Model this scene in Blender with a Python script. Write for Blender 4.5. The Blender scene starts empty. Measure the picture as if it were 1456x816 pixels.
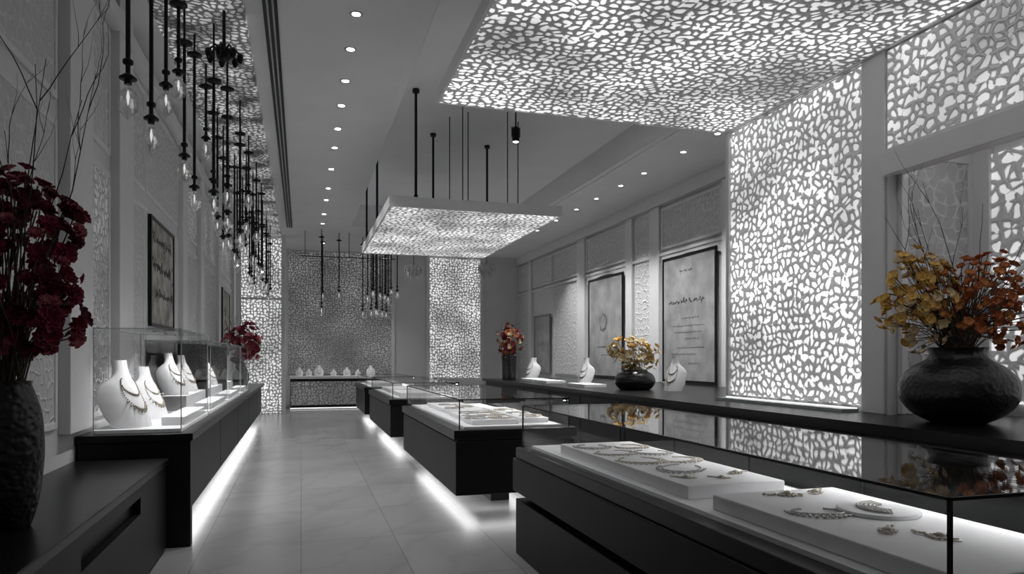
import bpy, math, random
from mathutils import Vector, Quaternion, Matrix
random.seed(7)
scene = bpy.context.scene
COL = scene.collection
try:
    scene.view_settings.view_transform = 'Standard'
    scene.view_settings.look = 'None'
except Exception as e:
    print(e)

# ------------------------------------------------------------------ helpers
class MB:
    def __init__(s):
        s.v=[]; s.f=[]; s.sm=[]; s.mi=[]
    def add(s, vs, fs, sm=False, mi=0):
        o=len(s.v); s.v+= [tuple(p) for p in vs]
        for f in fs:
            s.f.append(tuple(i+o for i in f)); s.sm.append(sm); s.mi.append(mi)
        return s
    def box(s,x0,x1,y0,y1,z0,z1,mi=0):
        vs=[(x0,y0,z0),(x1,y0,z0),(x1,y1,z0),(x0,y1,z0),(x0,y0,z1),(x1,y0,z1),(x1,y1,z1),(x0,y1,z1)]
        fs=[(0,3,2,1),(4,5,6,7),(0,1,5,4),(1,2,6,5),(2,3,7,6),(3,0,4,7)]
        return s.add(vs,fs,False,mi)
    def loft(s, rings, sm=True, mi=0, cap0=True, cap1=True):
        n=len(rings[0]); vs=[p for r in rings for p in r]; fs=[]
        for k in range(len(rings)-1):
            for i in range(n):
                j=(i+1)%n
                fs.append((k*n+i,k*n+j,(k+1)*n+j,(k+1)*n+i))
        s.add(vs,fs,sm,mi)
        if cap0: s.add(rings[0],[tuple(reversed(range(n)))],False,mi)
        if cap1: s.add(rings[-1],[tuple(range(n))],False,mi)
        return s
    def lathe(s, prof, n=20, cx=0,cy=0, sm=True, mi=0, cap0=True, cap1=True):
        rings=[[(cx+r*math.cos(2*math.pi*i/n),cy+r*math.sin(2*math.pi*i/n),z) for i in range(n)] for r,z in prof]
        return s.loft(rings,sm,mi,cap0,cap1)
    def cyl(s,cx,cy,z0,z1,r,n=16,mi=0,r2=None):
        return s.lathe([(r,z0),(r if r2 is None else r2,z1)],n,cx,cy,True,mi)
    def tube(s, pts, r, n=6, mi=0, closed=False, r1=None):
        pts=[Vector(p) for p in pts]; m=len(pts); rings=[]
        up=Vector((0,0,1))
        for k in range(m):
            if closed: t=pts[(k+1)%m]-pts[k-1]
            else: t=pts[min(k+1,m-1)]-pts[max(k-1,0)]
            if t.length<1e-9: t=Vector((0,0,1))
            t.normalize()
            a=t.cross(up)
            if a.length<.1: a=t.cross(Vector((1,0,0)))
            a.normalize(); b=t.cross(a)
            rr=r if r1 is None else r+(r1-r)*k/(m-1)
            rings.append([tuple(pts[k]+a*rr*math.cos(2*math.pi*i/n)+b*rr*math.sin(2*math.pi*i/n)) for i in range(n)])
        if closed: rings.append(rings[0]); return s.loft(rings,True,mi,False,False)
        return s.loft(rings,True,mi)
    def sphere(s,c,r,n=8,m=5,mi=0,sz=1):
        rings=[]
        for k in range(m+1):
            a=-math.pi/2+math.pi*k/m
            rr=max(r*math.cos(a),r*.02)
            rings.append([(c[0]+rr*math.cos(2*math.pi*i/n),c[1]+rr*math.sin(2*math.pi*i/n),c[2]+r*sz*math.sin(a)) for i in range(n)])
        return s.loft(rings,True,mi)

def mesh_of(mb,name,mats):
    me=bpy.data.meshes.new(name); me.from_pydata(mb.v,[],mb.f)
    if not isinstance(mats,(list,tuple)): mats=[mats]
    for m in mats: me.materials.append(m)
    me.polygons.foreach_set('use_smooth',mb.sm)
    me.polygons.foreach_set('material_index',mb.mi)
    me.update(); return me

def obj(name, mb, mats, parent=None, loc=(0,0,0), label=None, cat=None, group=None, kind=None, bevel=0, rot=None):
    me = mb if isinstance(mb,bpy.types.Mesh) else mesh_of(mb,name,mats)
    o=bpy.data.objects.new(name,me); COL.objects.link(o); o.location=loc
    if rot is not None: o.rotation_euler=rot
    if parent: o.parent=parent
    if label: o['label']=label
    if cat: o['category']=cat
    if group: o['group']=group
    if kind: o['kind']=kind
    if bevel:
        b=o.modifiers.new('bevel','BEVEL'); b.width=bevel; b.segments=2; b.limit_method='ANGLE'
    return o
def root(name,loc,label,cat,group=None,rz=0):
    o=bpy.data.objects.new(name,None); o.empty_display_size=.1; COL.objects.link(o)
    o.location=loc; o.rotation_euler=(0,0,rz); o['label']=label; o['category']=cat
    if group: o['group']=group
    return o
def copy_thing(src, loc, rz=None, scale=None, **props):
    n=src.copy(); COL.objects.link(n); n.location=loc
    if rz is not None: n.rotation_euler=(0,0,rz)
    if scale: n.scale=(scale,)*3
    for k,v in props.items(): n[k]=v
    for c in src.children:
        cc=c.copy(); COL.objects.link(cc); cc.parent=n
    return n

# ------------------------------------------------------------------ materials
def newmat(name):
    m=bpy.data.materials.new(name); m.use_nodes=True; nt=m.node_tree; nt.nodes.clear()
    out=nt.nodes.new('ShaderNodeOutputMaterial'); return m,nt,out
def N(nt,t,**kw):
    n=nt.nodes.new(t)
    for k,v in kw.items(): setattr(n,k,v)
    return n
def pbr(name,col,rough=.5,metal=0,noise=0,nscale=8,bump=0,bscale=40,spec=.5,coat=0,vor=False,col2=None,bdist=.01):
    m,nt,out=newmat(name); b=N(nt,'ShaderNodeBsdfPrincipled')
    b.inputs['Base Color'].default_value=(*col,1); b.inputs['Roughness'].default_value=rough
    b.inputs['Metallic'].default_value=metal; b.inputs['Specular IOR Level'].default_value=spec
    b.inputs['Coat Weight'].default_value=coat
    tc=N(nt,'ShaderNodeTexCoord')
    if noise or col2:
        ns=N(nt,'ShaderNodeTexNoise'); ns.inputs['Scale'].default_value=nscale; ns.inputs['Detail'].default_value=4
        nt.links.new(tc.outputs['Object'],ns.inputs['Vector'])
        mx=N(nt,'ShaderNodeMix',data_type='RGBA')
        c2=col2 if col2 else tuple(c*(1-noise) for c in col)
        mx.inputs[6].default_value=(*col,1); mx.inputs[7].default_value=(*c2,1)
        rp=N(nt,'ShaderNodeMapRange'); rp.inputs[1].default_value=.35; rp.inputs[2].default_value=.65
        nt.links.new(ns.outputs['Fac'],rp.inputs[0]); nt.links.new(rp.outputs[0],mx.inputs[0])
        nt.links.new(mx.outputs[2],b.inputs['Base Color'])
    if bump:
        if vor:
            bn=N(nt,'ShaderNodeTexVoronoi',feature='SMOOTH_F1'); bn.inputs['Scale'].default_value=bscale; o_=bn.outputs['Distance']
        else:
            bn=N(nt,'ShaderNodeTexNoise'); bn.inputs['Scale'].default_value=bscale; o_=bn.outputs['Fac']
        nt.links.new(tc.outputs['Object'],bn.inputs['Vector'])
        bp=N(nt,'ShaderNodeBump'); bp.inputs['Strength'].default_value=bump; bp.inputs['Distance'].default_value=bdist
        nt.links.new(o_,bp.inputs['Height']); nt.links.new(bp.outputs[0],b.inputs['Normal'])
    nt.links.new(b.outputs[0],out.inputs[0]); return m
def emis(name,s,col=(1,1,1)):
    m,nt,out=newmat(name); e=N(nt,'ShaderNodeEmission'); e.inputs[0].default_value=(*col,1); e.inputs[1].default_value=s
    nt.links.new(e.outputs[0],out.inputs[0]); return m
def glassmat(name,tint=.98,f0=.035,fmax=1):
    m,nt,out=newmat(name); L=nt.links.new
    t=N(nt,'ShaderNodeBsdfTransparent'); t.inputs[0].default_value=(tint,tint,tint,1)
    g=N(nt,'ShaderNodeBsdfGlossy'); g.inputs['Roughness'].default_value=.01; g.inputs[0].default_value=(1,1,1,1)
    ge=N(nt,'ShaderNodeNewGeometry'); dt=N(nt,'ShaderNodeVectorMath',operation='DOT_PRODUCT')
    L(ge.outputs['Normal'],dt.inputs[0]); L(ge.outputs['Incoming'],dt.inputs[1])
    ab=N(nt,'ShaderNodeMath',operation='ABSOLUTE'); L(dt.outputs['Value'],ab.inputs[0])
    s1=N(nt,'ShaderNodeMath',operation='SUBTRACT'); s1.inputs[0].default_value=1; L(ab.outputs[0],s1.inputs[1])
    pw=N(nt,'ShaderNodeMath',operation='POWER'); pw.inputs[1].default_value=5; L(s1.outputs[0],pw.inputs[0])
    mr=N(nt,'ShaderNodeMapRange'); mr.inputs[3].default_value=f0; mr.inputs[4].default_value=fmax; L(pw.outputs[0],mr.inputs[0])
    mx=N(nt,'ShaderNodeMixShader'); L(mr.outputs[0],mx.inputs[0])
    L(t.outputs[0],mx.inputs[1]); L(g.outputs[0],mx.inputs[2]); L(mx.outputs[0],out.inputs[0]); return m
def lattice(name,axes,scale=9,est=1.0,lc=(.35,.35,.35),w0=.1,w1=.18,gv=.4,back=None,bump=.8,web=.06,warp=.45,k=.5,gs=.9,brk=.36,rim=.2):
    """irregular pierced screen: painted rounded webbing over glowing (or recessed) cells"""
    m,nt,out=newmat(name); L=nt.links.new
    tc=N(nt,'ShaderNodeTexCoord'); sp=N(nt,'ShaderNodeSeparateXYZ'); cb=N(nt,'ShaderNodeCombineXYZ')
    L(tc.outputs['Object'],sp.inputs[0])
    for i,a in enumerate(axes): L(sp.outputs[a],cb.inputs[i])
    ns=N(nt,'ShaderNodeTexNoise'); ns.inputs['Scale'].default_value=scale*.6; ns.inputs['Detail'].default_value=0
    L(cb.outputs[0],ns.inputs['Vector'])
    sb=N(nt,'ShaderNodeVectorMath',operation='SUBTRACT'); sb.inputs[1].default_value=(.5,.5,.5); L(ns.outputs['Color'],sb.inputs[0])
    sc=N(nt,'ShaderNodeVectorMath',operation='SCALE'); sc.inputs['Scale'].default_value=warp*2.2/scale; L(sb.outputs[0],sc.inputs[0])
    ad=N(nt,'ShaderNodeVectorMath',operation='ADD'); L(cb.outputs[0],ad.inputs[0]); L(sc.outputs[0],ad.inputs[1])
    vo=N(nt,'ShaderNodeTexVoronoi',voronoi_dimensions='2D',feature='DISTANCE_TO_EDGE'); vf=N(nt,'ShaderNodeTexVoronoi',voronoi_dimensions='2D',feature='F1')
    for v in (vo,vf):
        v.inputs['Scale'].default_value=scale; v.inputs['Randomness'].default_value=.75; L(ad.outputs[0],v.inputs['Vector'])
    mu=N(nt,'ShaderNodeMath',operation='MULTIPLY'); mu.inputs[1].default_value=-k; L(vf.outputs['Distance'],mu.inputs[0])
    va=N(nt,'ShaderNodeMath',operation='ADD'); L(vo.outputs['Distance'],va.inputs[0]); L(mu.outputs[0],va.inputs[1])
    n2=N(nt,'ShaderNodeTexNoise'); n2.inputs['Scale'].default_value=scale*1.1; n2.inputs['Detail'].default_value=0; L(cb.outputs[0],n2.inputs['Vector'])
    wr=N(nt,'ShaderNodeMapRange'); wr.inputs[1].default_value=brk-.06; wr.inputs[2].default_value=brk; wr.inputs[3].default_value=-k*.75-.05; wr.inputs[4].default_value=w0-k*.5
    L(n2.outputs['Fac'],wr.inputs[0])
    w2=N(nt,'ShaderNodeMapRange'); w2.inputs[1].default_value=.4; w2.inputs[2].default_value=.65; w2.inputs[3].default_value=0; w2.inputs[4].default_value=w1-w0
    L(n2.outputs['Fac'],w2.inputs[0])
    wa=N(nt,'ShaderNodeMath',operation='ADD'); L(wr.outputs[0],wa.inputs[0]); L(w2.outputs[0],wa.inputs[1])
    wp=N(nt,'ShaderNodeMath',operation='ADD'); wp.inputs[1].default_value=.05; L(wa.outputs[0],wp.inputs[0])
    mr=N(nt,'ShaderNodeMapRange'); L(va.outputs[0],mr.inputs[0]); L(wa.outputs[0],mr.inputs[1]); L(wp.outputs[0],mr.inputs[2])
    b=N(nt,'ShaderNodeBsdfPrincipled'); b.inputs['Base Color'].default_value=(*lc,1); b.inputs['Roughness'].default_value=.4
    # rounded ribs: height follows distance into the rib
    hh=N(nt,'ShaderNodeMapRange'); hh.inputs[1].default_value=-k*.62; hh.inputs[3].default_value=1; hh.inputs[4].default_value=0
    L(va.outputs[0],hh.inputs[0]); L(wp.outputs[0],hh.inputs[2])
    bp=N(nt,'ShaderNodeBump'); bp.inputs['Strength'].default_value=bump; bp.inputs['Distance'].default_value=.02
    L(hh.outputs[0],bp.inputs['Height']); L(bp.outputs[0],b.inputs['Normal'])
    if back is None:
        e=N(nt,'ShaderNodeEmission'); e.inputs[0].default_value=(1,1,1,1)
        n3=N(nt,'ShaderNodeTexNoise'); n3.inputs['Scale'].default_value=gs; n3.inputs['Detail'].default_value=1; L(cb.outputs[0],n3.inputs['Vector'])
        er=N(nt,'ShaderNodeMapRange'); er.inputs[1].default_value=.32; er.inputs[2].default_value=.68; er.inputs[3].default_value=est*(1-gv); er.inputs[4].default_value=est*(1+gv)
        L(n3.outputs['Fac'],er.inputs[0])
        # cell emission dimmed towards its rim, painting in the shade of wall thickness
        wq=N(nt,'ShaderNodeMath',operation='ADD'); wq.inputs[1].default_value=.05+rim; L(wa.outputs[0],wq.inputs[0])
        r2=N(nt,'ShaderNodeMapRange',interpolation_type='SMOOTHSTEP'); L(va.outputs[0],r2.inputs[0]); L(wa.outputs[0],r2.inputs[1]); L(wq.outputs[0],r2.inputs[2]); r2.inputs[3].default_value=.35; r2.inputs[4].default_value=1.4
        me=N(nt,'ShaderNodeMath',operation='MULTIPLY'); L(er.outputs[0],me.inputs[0]); L(r2.outputs[0],me.inputs[1])
        L(me.outputs[0],e.inputs[1]); second=e.outputs[0]
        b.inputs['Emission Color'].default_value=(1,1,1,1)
        wm=N(nt,'ShaderNodeMath',operation='MULTIPLY'); wm.inputs[1].default_value=web; L(er.outputs[0],wm.inputs[0]); L(wm.outputs[0],b.inputs['Emission Strength'])  # webbing gets faint emission, standing in for light scattered through it
    else:
        e=N(nt,'ShaderNodeBsdfDiffuse'); e.inputs[0].default_value=(*back,1); second=e.outputs[0]  # recessed cells get a darker colour, shade put into the relief
    mx=N(nt,'ShaderNodeMixShader'); L(mr.outputs[0],mx.inputs[0]); L(b.outputs[0],mx.inputs[1]); L(second,mx.inputs[2]); L(mx.outputs[0],out.inputs[0])
    return m

M_paint=pbr('white_paint',(.68,.68,.685),.55,noise=.05,nscale=2,bump=.02)
M_ceil=pbr('ceiling_paint',(.76,.76,.765),.7,noise=.04,nscale=1.5)
M_trim=pbr('trim_paint',(.72,.72,.725),.4,noise=.04,nscale=3)
M_black=pbr('black_lacquer',(.008,.008,.009),.28,noise=.3,nscale=5,spec=.3)
M_blackS=pbr('black_satin',(.008,.008,.0085),.42,noise=.3,nscale=6,bump=.02,bscale=80,spec=.25)
M_metal=pbr('black_metal',(.004,.004,.004),.45,noise=.2,spec=.3)
M_deck=pbr('white_velvet',(.84,.84,.85),.8,noise=.04,nscale=30,bump=.05,bscale=300)
M_bust=pbr('bust_linen',(.78,.78,.79),.75,noise=.05,nscale=20,bump=.08,bscale=250)
M_glass=glassmat('clear_glass',.985,.02,.25)
M_bulb=glassmat('bulb_glass',.97,.24)
M_glassTop=glassmat('glass_top',.95,.04,.62)
M_gedge=pbr('glass_edge',(.42,.46,.46),.15,noise=.1)
M_strip=emis('led_strip',3.4); M_caseFill=emis('case_fill',30); M_lens=emis('lamp_lens',25,(1,.99,.97))
M_fil=emis('filament',.9,(1,.98,.95))
M_vase=pbr('hammered_black_ceramic',(.008,.008,.009),.38,bump=.8,bscale=38,vor=True,noise=.2,bdist=.012)
M_vaseR=pbr('knobbly_black_ceramic',(.007,.007,.008),.36,bump=.5,bscale=34,vor=True,noise=.2,bdist=.012)
M_vaseG=pbr('gloss_black_ceramic',(.012,.012,.013),.25,bump=.3,bscale=30,vor=True,noise=.2)
M_gold=pbr('pale_gold_beads',(.7,.65,.57),.3,metal=.35,noise=.35,nscale=60)
M_silver=pbr('silver_beads',(.64,.63,.61),.25,metal=.45,noise=.3,nscale=60)
M_branch=pbr('dark_twig',(.02,.016,.014),.7,noise=.3,nscale=20,bump=.3)
M_stem=pbr('stem_olive',(.08,.06,.035),.6,noise=.4,nscale=20,bump=.2)
M_leaf=pbr('leaf_dark',(.05,.06,.03),.5,noise=.4,nscale=10)
def fl(name,a,b): return pbr(name,a,.55,col2=b,nscale=25,bump=.1)
F_burg=fl('petal_burgundy',(.3,.016,.055),(.13,.006,.025)); F_pink=fl('petal_rose',(.5,.15,.18),(.34,.06,.09)); F_dark=fl('petal_dark_wine',(.16,.009,.03),(.07,.004,.014))
F_yel=fl('petal_yellow',(.85,.58,.17),(.65,.38,.09)); F_or=fl('petal_rust',(.56,.18,.05),(.36,.09,.022)); F_amb=fl('petal_amber',(.68,.3,.08),(.45,.15,.04))
F_red=fl('petal_red',(.3,.03,.04),(.15,.015,.02)); F_cream=fl('petal_cream',(.78,.66,.42),(.62,.46,.24))
LAT_col=lattice('lattice_backlit_side',(1,2),11.8,.78,(.6,.6,.6),gv=.42,web=.2,gs=1.0,w0=.12,w1=.21)
LAT_ceil=lattice('lattice_backlit_overhead',(0,1),11.8,.68,(.3,.3,.3),.13,.22,gv=.58,web=.13,gs=.8)
LAT_ceil2=lattice('lattice_backlit_hanging',(0,1),12,.62,(.45,.45,.45),.12,.21,web=.2,gv=.5,gs=1.2)
LAT_left=lattice('lattice_overhead_dim',(0,1),14,.22,(.25,.25,.25),.12,.22,gv=.8,gs=2.5,web=.15)
LAT_y=lattice('lattice_backlit_end',(0,2),12.5,.48,(.4,.4,.4),.12,.2,web=.2,gv=.4)
LAT_ydim=lattice('lattice_end_dim',(0,2),14,.12,(.24,.24,.24),.1,.2,gv=.35,web=.25)
LAT_up=lattice('lattice_upper_side',(1,2),11.8,.45,(.58,.58,.58),.12,.21,gv=.5,web=.2,gs=1.2)
LAT_side_dim=lattice('lattice_side_dim',(1,2),13,.13,(.65,.65,.65),.1,.2,gv=.5,web=.2)
CARV_x=lattice('carved_relief_side',(1,2),12.0,0,(.72,.72,.725),back=(.6,.6,.605),bump=.7,k=.3)
CARV_r=lattice('carved_relief_right',(1,2),9.0,0,(.74,.74,.745),back=(.6,.6,.605),bump=.7,k=.3)
CARV_y=lattice('carved_relief_end',(0,2),9,0,(.7,.7,.705),back=(.5,.5,.505),bump=.8,k=.3)

def floor_mat():
    m,nt,out=newmat('marble_floor'); L=nt.links.new
    tc=N(nt,'ShaderNodeTexCoord'); b=N(nt,'ShaderNodeBsdfPrincipled')
    n1=N(nt,'ShaderNodeTexNoise'); n1.inputs['Scale'].default_value=.9; n1.inputs['Detail'].default_value=3; n1.inputs['Distortion'].default_value=.6
    L(tc.outputs['Object'],n1.inputs['Vector'])
    cr=N(nt,'ShaderNodeValToRGB'); e=cr.color_ramp.elements
    e[0].position=.3; e[0].color=(.235,.235,.238,1); e[1].position=.7; e[1].color=(.3,.3,.303,1)
    L(n1.outputs['Fac'],cr.inputs[0])
    br=N(nt,'ShaderNodeTexBrick'); br.offset=0; br.inputs['Scale'].default_value=1; br.inputs['Brick Width'].default_value=.75; br.inputs['Row Height'].default_value=1.2
    br.inputs['Mortar Size'].default_value=.004; br.inputs['Mortar'].default_value=(.6,.6,.6,1)
    br.inputs['Color1'].default_value=(1,1,1,1); br.inputs['Color2'].default_value=(.86,.86,.86,1)
    L(tc.outputs['Object'],br.inputs['Vector'])
    wv=N(nt,'ShaderNodeTexWave'); wv.inputs['Scale'].default_value=.55; wv.inputs['Distortion'].default_value=12; wv.inputs['Detail'].default_value=6; wv.inputs['Detail Scale'].default_value=1.2
    mp=N(nt,'ShaderNodeMapping'); mp.inputs['Rotation'].default_value=(0,0,.7); L(tc.outputs['Object'],mp.inputs[0]); L(mp.outputs[0],wv.inputs['Vector'])
    vr=N(nt,'ShaderNodeMapRange'); vr.inputs[1].default_value=0; vr.inputs[2].default_value=.12; vr.inputs[3].default_value=.93; vr.inputs[4].default_value=1; L(wv.outputs['Fac'],vr.inputs[0])
    mx=N(nt,'ShaderNodeMix',data_type='RGBA',blend_type='MULTIPLY'); mx.inputs[0].default_value=1
    L(cr.outputs[0],mx.inputs[6]); L(br.outputs['Color'],mx.inputs[7])
    m2=N(nt,'ShaderNodeVectorMath',operation='SCALE'); L(mx.outputs[2],m2.inputs[0]); L(vr.outputs[0],m2.inputs['Scale']); L(m2.outputs[0],b.inputs['Base Color'])
    b.inputs['Specular IOR Level'].default_value=.6
    b.inputs['Roughness'].default_value=.22
    L(b.outputs[0],out.inputs[0]); return m
M_floor=floor_mat()
M_paper=pbr('grey_parchment',(.38,.38,.38),.7,col2=(.24,.24,.24),nscale=2.5,bump=.1)
M_ink=pbr('black_ink',(.035,.035,.035),.6,noise=.2)
M_art=pbr('collage_paper',(.5,.49,.47),.6,col2=(.2,.18,.15),nscale=4,bump=.1)
M_greyframe=pbr('grey_frame',(.2,.2,.2),.5,noise=.2)

# ------------------------------------------------------------------ room shell
XL,XR,YB,YF,ZC=-1.65,6.9,22.3,-2.5,4.75
def st(name,mb,mat,bevel=0): return obj(name,mb,mat,kind='structure',bevel=bevel)
st('floor',MB().box(XL-.3,XR+.3,YF-.3,YB+.3,-.1,0),M_floor)
c=MB(); tx0,tx1,ty0,ty1,zt=1.1,5.2,2.0,18.0,5.3
c.box(XL-.3,tx0,YF-.3,YB+.3,ZC,ZC+.1); c.box(tx1,XR+.3,YF-.3,YB+.3,ZC,ZC+.1)
c.box(tx0,tx1,YF-.3,ty0,ZC,ZC+.1); c.box(tx0,tx1,ty1,YB+.3,ZC,ZC+.1)
c.box(tx0-.1,tx0,ty0-.1,ty1+.1,ZC+.1,zt+.1); c.box(tx1,tx1+.1,ty0-.1,ty1+.1,ZC+.1,zt+.1)
c.box(tx0,tx1,ty0-.1,ty0,ZC+.1,zt+.1); c.box(tx0,tx1,ty1,ty1+.1,ZC+.1,zt+.1); c.box(tx0,tx1,ty0,ty1,zt,zt+.1)
st('ceiling',c,M_ceil)
st('wall_left',MB().box(XL-.2,XL,YF,YB,0,ZC),M_paint)
st('wall_back',MB().box(XL-.2,XR+.2,YB,YB+.2,0,ZC),M_paint)
st('wall_front',MB().box(XL-.2,XR+.2,YF-.2,YF,0,ZC),M_ceil)
w=MB(); w.box(XR,XR+.2,7.4,YB,0,ZC)
w.box(4.97,XR+.2,5.0,7.4,0,ZC)
w.box(5.9,6.1,YF,5.0,0,ZC); w.box(5.05,5.9,YF,5.0,3.45,ZC); w.box(4.93,5.05,YF,5.0,3.1,ZC)
w.box(4.93,4.97,5.0,5.27,0,ZC)
w.box(4.93,4.97,5.27,7.4,4.2,ZC)
st('wall_right',w,M_paint)

tn=[0]
def trim(mb,mat=None,bevel=.006):
    tn[0]+=1; return st('trim_%d'%tn[0],mb,mat or M_trim,bevel)
def frameX(x,dirn,y0,y1,z0,z1,w=.06,t=.03):
    a,b=(x,x+t*dirn) if dirn>0 else (x+t*dirn,x)
    m=MB(); m.box(a,b,y0,y0+w,z0,z1); m.box(a,b,y1-w,y1,z0,z1); m.box(a,b,y0+w,y1-w,z0,z0+w); m.box(a,b,y0+w,y1-w,z1-w,z1); return m
def carved(x0,x1,y0,y1,z0,z1,mat,label,name='carved_wall_panel',cat='wall panel',group='carved wall panels'):
    return obj(name,MB().box(x0,x1,y0,y1,z0,z1),mat,label=label,cat=cat,group=group)
trim(MB().box(tx0-.0,tx0+.12,ty0,ty1,ZC+.01,ZC+.05),M_ceil); trim(MB().box(tx1-.12,tx1,ty0,ty1,ZC+.01,ZC+.05),M_ceil)  # ledges added to hold the ceiling fill strips
M_ceilFill=emis('ceiling_fill',1.0)
for x in (tx0+.02,tx1-.05):
    obj('ceiling_fill_strip',MB().box(x,x+.03,ty0+.3,ty1-.3,ZC+.051,ZC+.07),M_ceilFill,label='slim fill light strip added on the raised ceiling ledge',cat='added fill light',group='added ceiling fill strips')  # unseen strips added to fill the raised ceiling with light

# left wall
def pil(x0,x1,y0,y1,z0=0,z1=ZC):
    m=MB().box(x0,x1,y0,y1,z0,z1)
    trim(m)
for y0,y1 in [(2.3,2.8),(5.72,6.3),(7.15,7.7),(10.75,11.15),(12.6,13.0),(15.2,15.6),(18.6,19.0)]:
    pil(XL,XL+.08,y0,y1,.0 if y0>19 else .95,ZC)
trim(MB().box(XL,XL+.12,-2.4,19.7,4.45,4.58))
def lpanel(y0,y1,mat_low,mat_up=CARV_x,zs=3.15):
    trim(frameX(XL,1,y0,y1,1.0,zs,.05,.022)); carved(XL,XL+.012,y0+.05,y1-.05,1.05,zs-.05,mat_low,'white carved openwork wall panel','carved_wall_panel')
    trim(frameX(XL,1,y0,y1,zs+.15,4.4,.05,.022)); carved(XL,XL+.012,y0+.05,y1-.05,zs+.2,4.35,mat_up,'white carved openwork wall panel')
lpanel(2.9,4.2,CARV_x); lpanel(4.3,5.65,CARV_x)
lpanel(6.38,7.08,LAT_side_dim,CARV_x); lpanel(7.78,8.55,CARV_x); lpanel(8.6,10.7,M_paint,CARV_x); lpanel(11.2,12.55,CARV_x,LAT_side_dim)
lpanel(13.05,15.15,CARV_x,LAT_side_dim); lpanel(15.65,18.55,M_paint,LAT_side_dim)

# right wall far part
for y0,y1 in [(7.6,8.0),(10.0,10.45),(12.65,13.05),(13.85,14.15),(16.5,17.0),(20.8,21.1)]:
    pil(XR-.09,XR,y0,y1,1.0,4.5)
trim(MB().box(XR-.14,XR,7.45,YB,4.505,4.749)); trim(MB().box(XR-.07,XR,7.45,YB,3.5,3.56))
for y0,y1 in [(8.05,9.95),(10.5,12.6),(14.2,16.45),(17.05,18.9),(19.0,20.75),(21.15,22.2)]:
    carved(XR-.04,XR,y0,y1,3.66,4.4,CARV_r,'white carved frieze panel with flowing ornament')
    trim(frameX(XR-.04,-1,y0,y1,3.62,4.44,.05,.02))
carved(XR-.04,XR,13.1,13.8,1.05,4.4,CARV_r,'tall narrow white carved wall panel')
carved(XR-.04,XR,17.1,18.85,1.05,3.45,CARV_r,'tall white carved wall panel')
carved(XR-.04,XR,20.6+.55,22.2,1.05,3.45,CARV_r,'tall white carved wall panel')
for ya,yb in [(10.5,12.6),(14.2,16.45)]:
    m=MB(); n=14; cy=(ya+yb)/2; R=(yb-ya)/2
    for i in range(n):
        a0=-1+2*i/n; a1=-1+2*(i+1)/n
        z0=3.3+.14*(1-a0*a0); z1=3.3+.14*(1-a1*a1)
        m.add([(XR-.05,cy+R*a0,z0),(XR-.05,cy+R*a1,z1),(XR-.05,cy+R*a1,3.5),(XR-.05,cy+R*a0,3.5),(XR,cy+R*a0,z0),(XR,cy+R*a1,z1),(XR,cy+R*a1,3.5),(XR,cy+R*a0,3.5)],
              [(0,1,2,3),(0,4,5,1),(3,2,6,7)])
    trim(m,bevel=0)
def screen(name,mb,mat,label,group=None):
    return obj(name,mb,mat,label=label,cat='lattice screen',group=group)
screen('lattice_column_screen',MB().box(4.93,4.968,5.3,7.37,1.06,4.17),LAT_col,'tall backlit white lattice screen facing the room above the counter')
trim(MB().box(4.90,4.97,7.37,7.43,1.0,4.2)); trim(MB().box(4.9,4.93,5.02,5.28,1.0,4.2))
screen('upper_lattice_screen',MB().box(4.905,4.93,-1,4.98,3.32,4.17),LAT_up,'backlit openwork lattice band above the niche')
trim(MB().box(4.85,4.93,-2,5.0,3.08,3.28)); trim(MB().box(4.87,4.93,-2,5.0,3.28,3.31))
screen('niche_lattice_screen',MB().box(5.87,5.9,.5,4.8,1.1,3.3),lattice('lattice_niche',(1,2),9.5,.55,(.45,.45,.45),.13,.23,web=.2,gv=.3),'backlit lattice screen lining the niche wall')
trim(MB().box(5.84,5.9,4.8,4.99,1.0,3.4))
carved(5.1,5.8,4.975,5.0,1.25,3.25,CARV_y,'white carved panel on niche end wall')
obj('niche_fill_strip',MB().box(5.08,5.13,.5,4.8,3.43,3.449),emis('niche_fill',6),label='slim fill light strip added behind the niche beam',cat='added fill light')  # unseen strip added to brighten the niche
m=MB(); m.box(5.03,5.1,4.95,5.0,1.0,3.4); m.box(5.8,5.86,4.95,5.0,1.0,3.4); m.box(5.1,5.8,4.95,5.0,3.25,3.4); m.box(5.1,5.8,4.95,5.0,1.0,1.25); trim(m)

# back end
m=MB().box(-1.5,-.5,19.8,20.0,.02,3.02); m.box(-1.5,-.5,19.8,20.0,3.08,4.66)
screen('end_lattice_screen',m,LAT_y,'floor-to-ceiling backlit lattice screen in two stacked panels')
trim(MB().box(-1.64,-1.5,19.75,20.05,0,4.75)); trim(MB().box(-.5,-.4,19.75,20.05,0,4.75)); trim(MB().box(-1.5,-.5,19.78,20.02,3.02,3.08))
screen('alcove_lattice_screen',MB().box(-.36,2.7,22.26,22.3,1.0,4.7),LAT_ydim,'dim grey lattice screen lining the end wall')
trim(MB().box(2.7,2.8,22.2,22.3,0,ZC)); 
screen('backlit_wall_screen',MB().box(3.9,5.55,22.24,22.3,.85,4.65),LAT_y,'bright backlit lattice panel on the end wall')
trim(MB().box(3.8,3.9,22.2,22.3,0,ZC)); trim(MB().box(5.55,5.65,22.2,22.3,0,ZC))

# ceiling items
obj('lattice_ceiling_panel',MB().box(-1.32,-.5,2.0,19.6,4.69,4.745),LAT_left,label='long dim backlit lattice panel set against the ceiling',cat='ceiling panel')
sl=MB()
for x in (-.34,-.29,-.24): sl.box(x,x+.03,2,18.5,4.73,4.749)
obj('air_slot_diffuser',sl,M_metal,label='long black linear air slot in the ceiling',cat='air vent')

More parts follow.
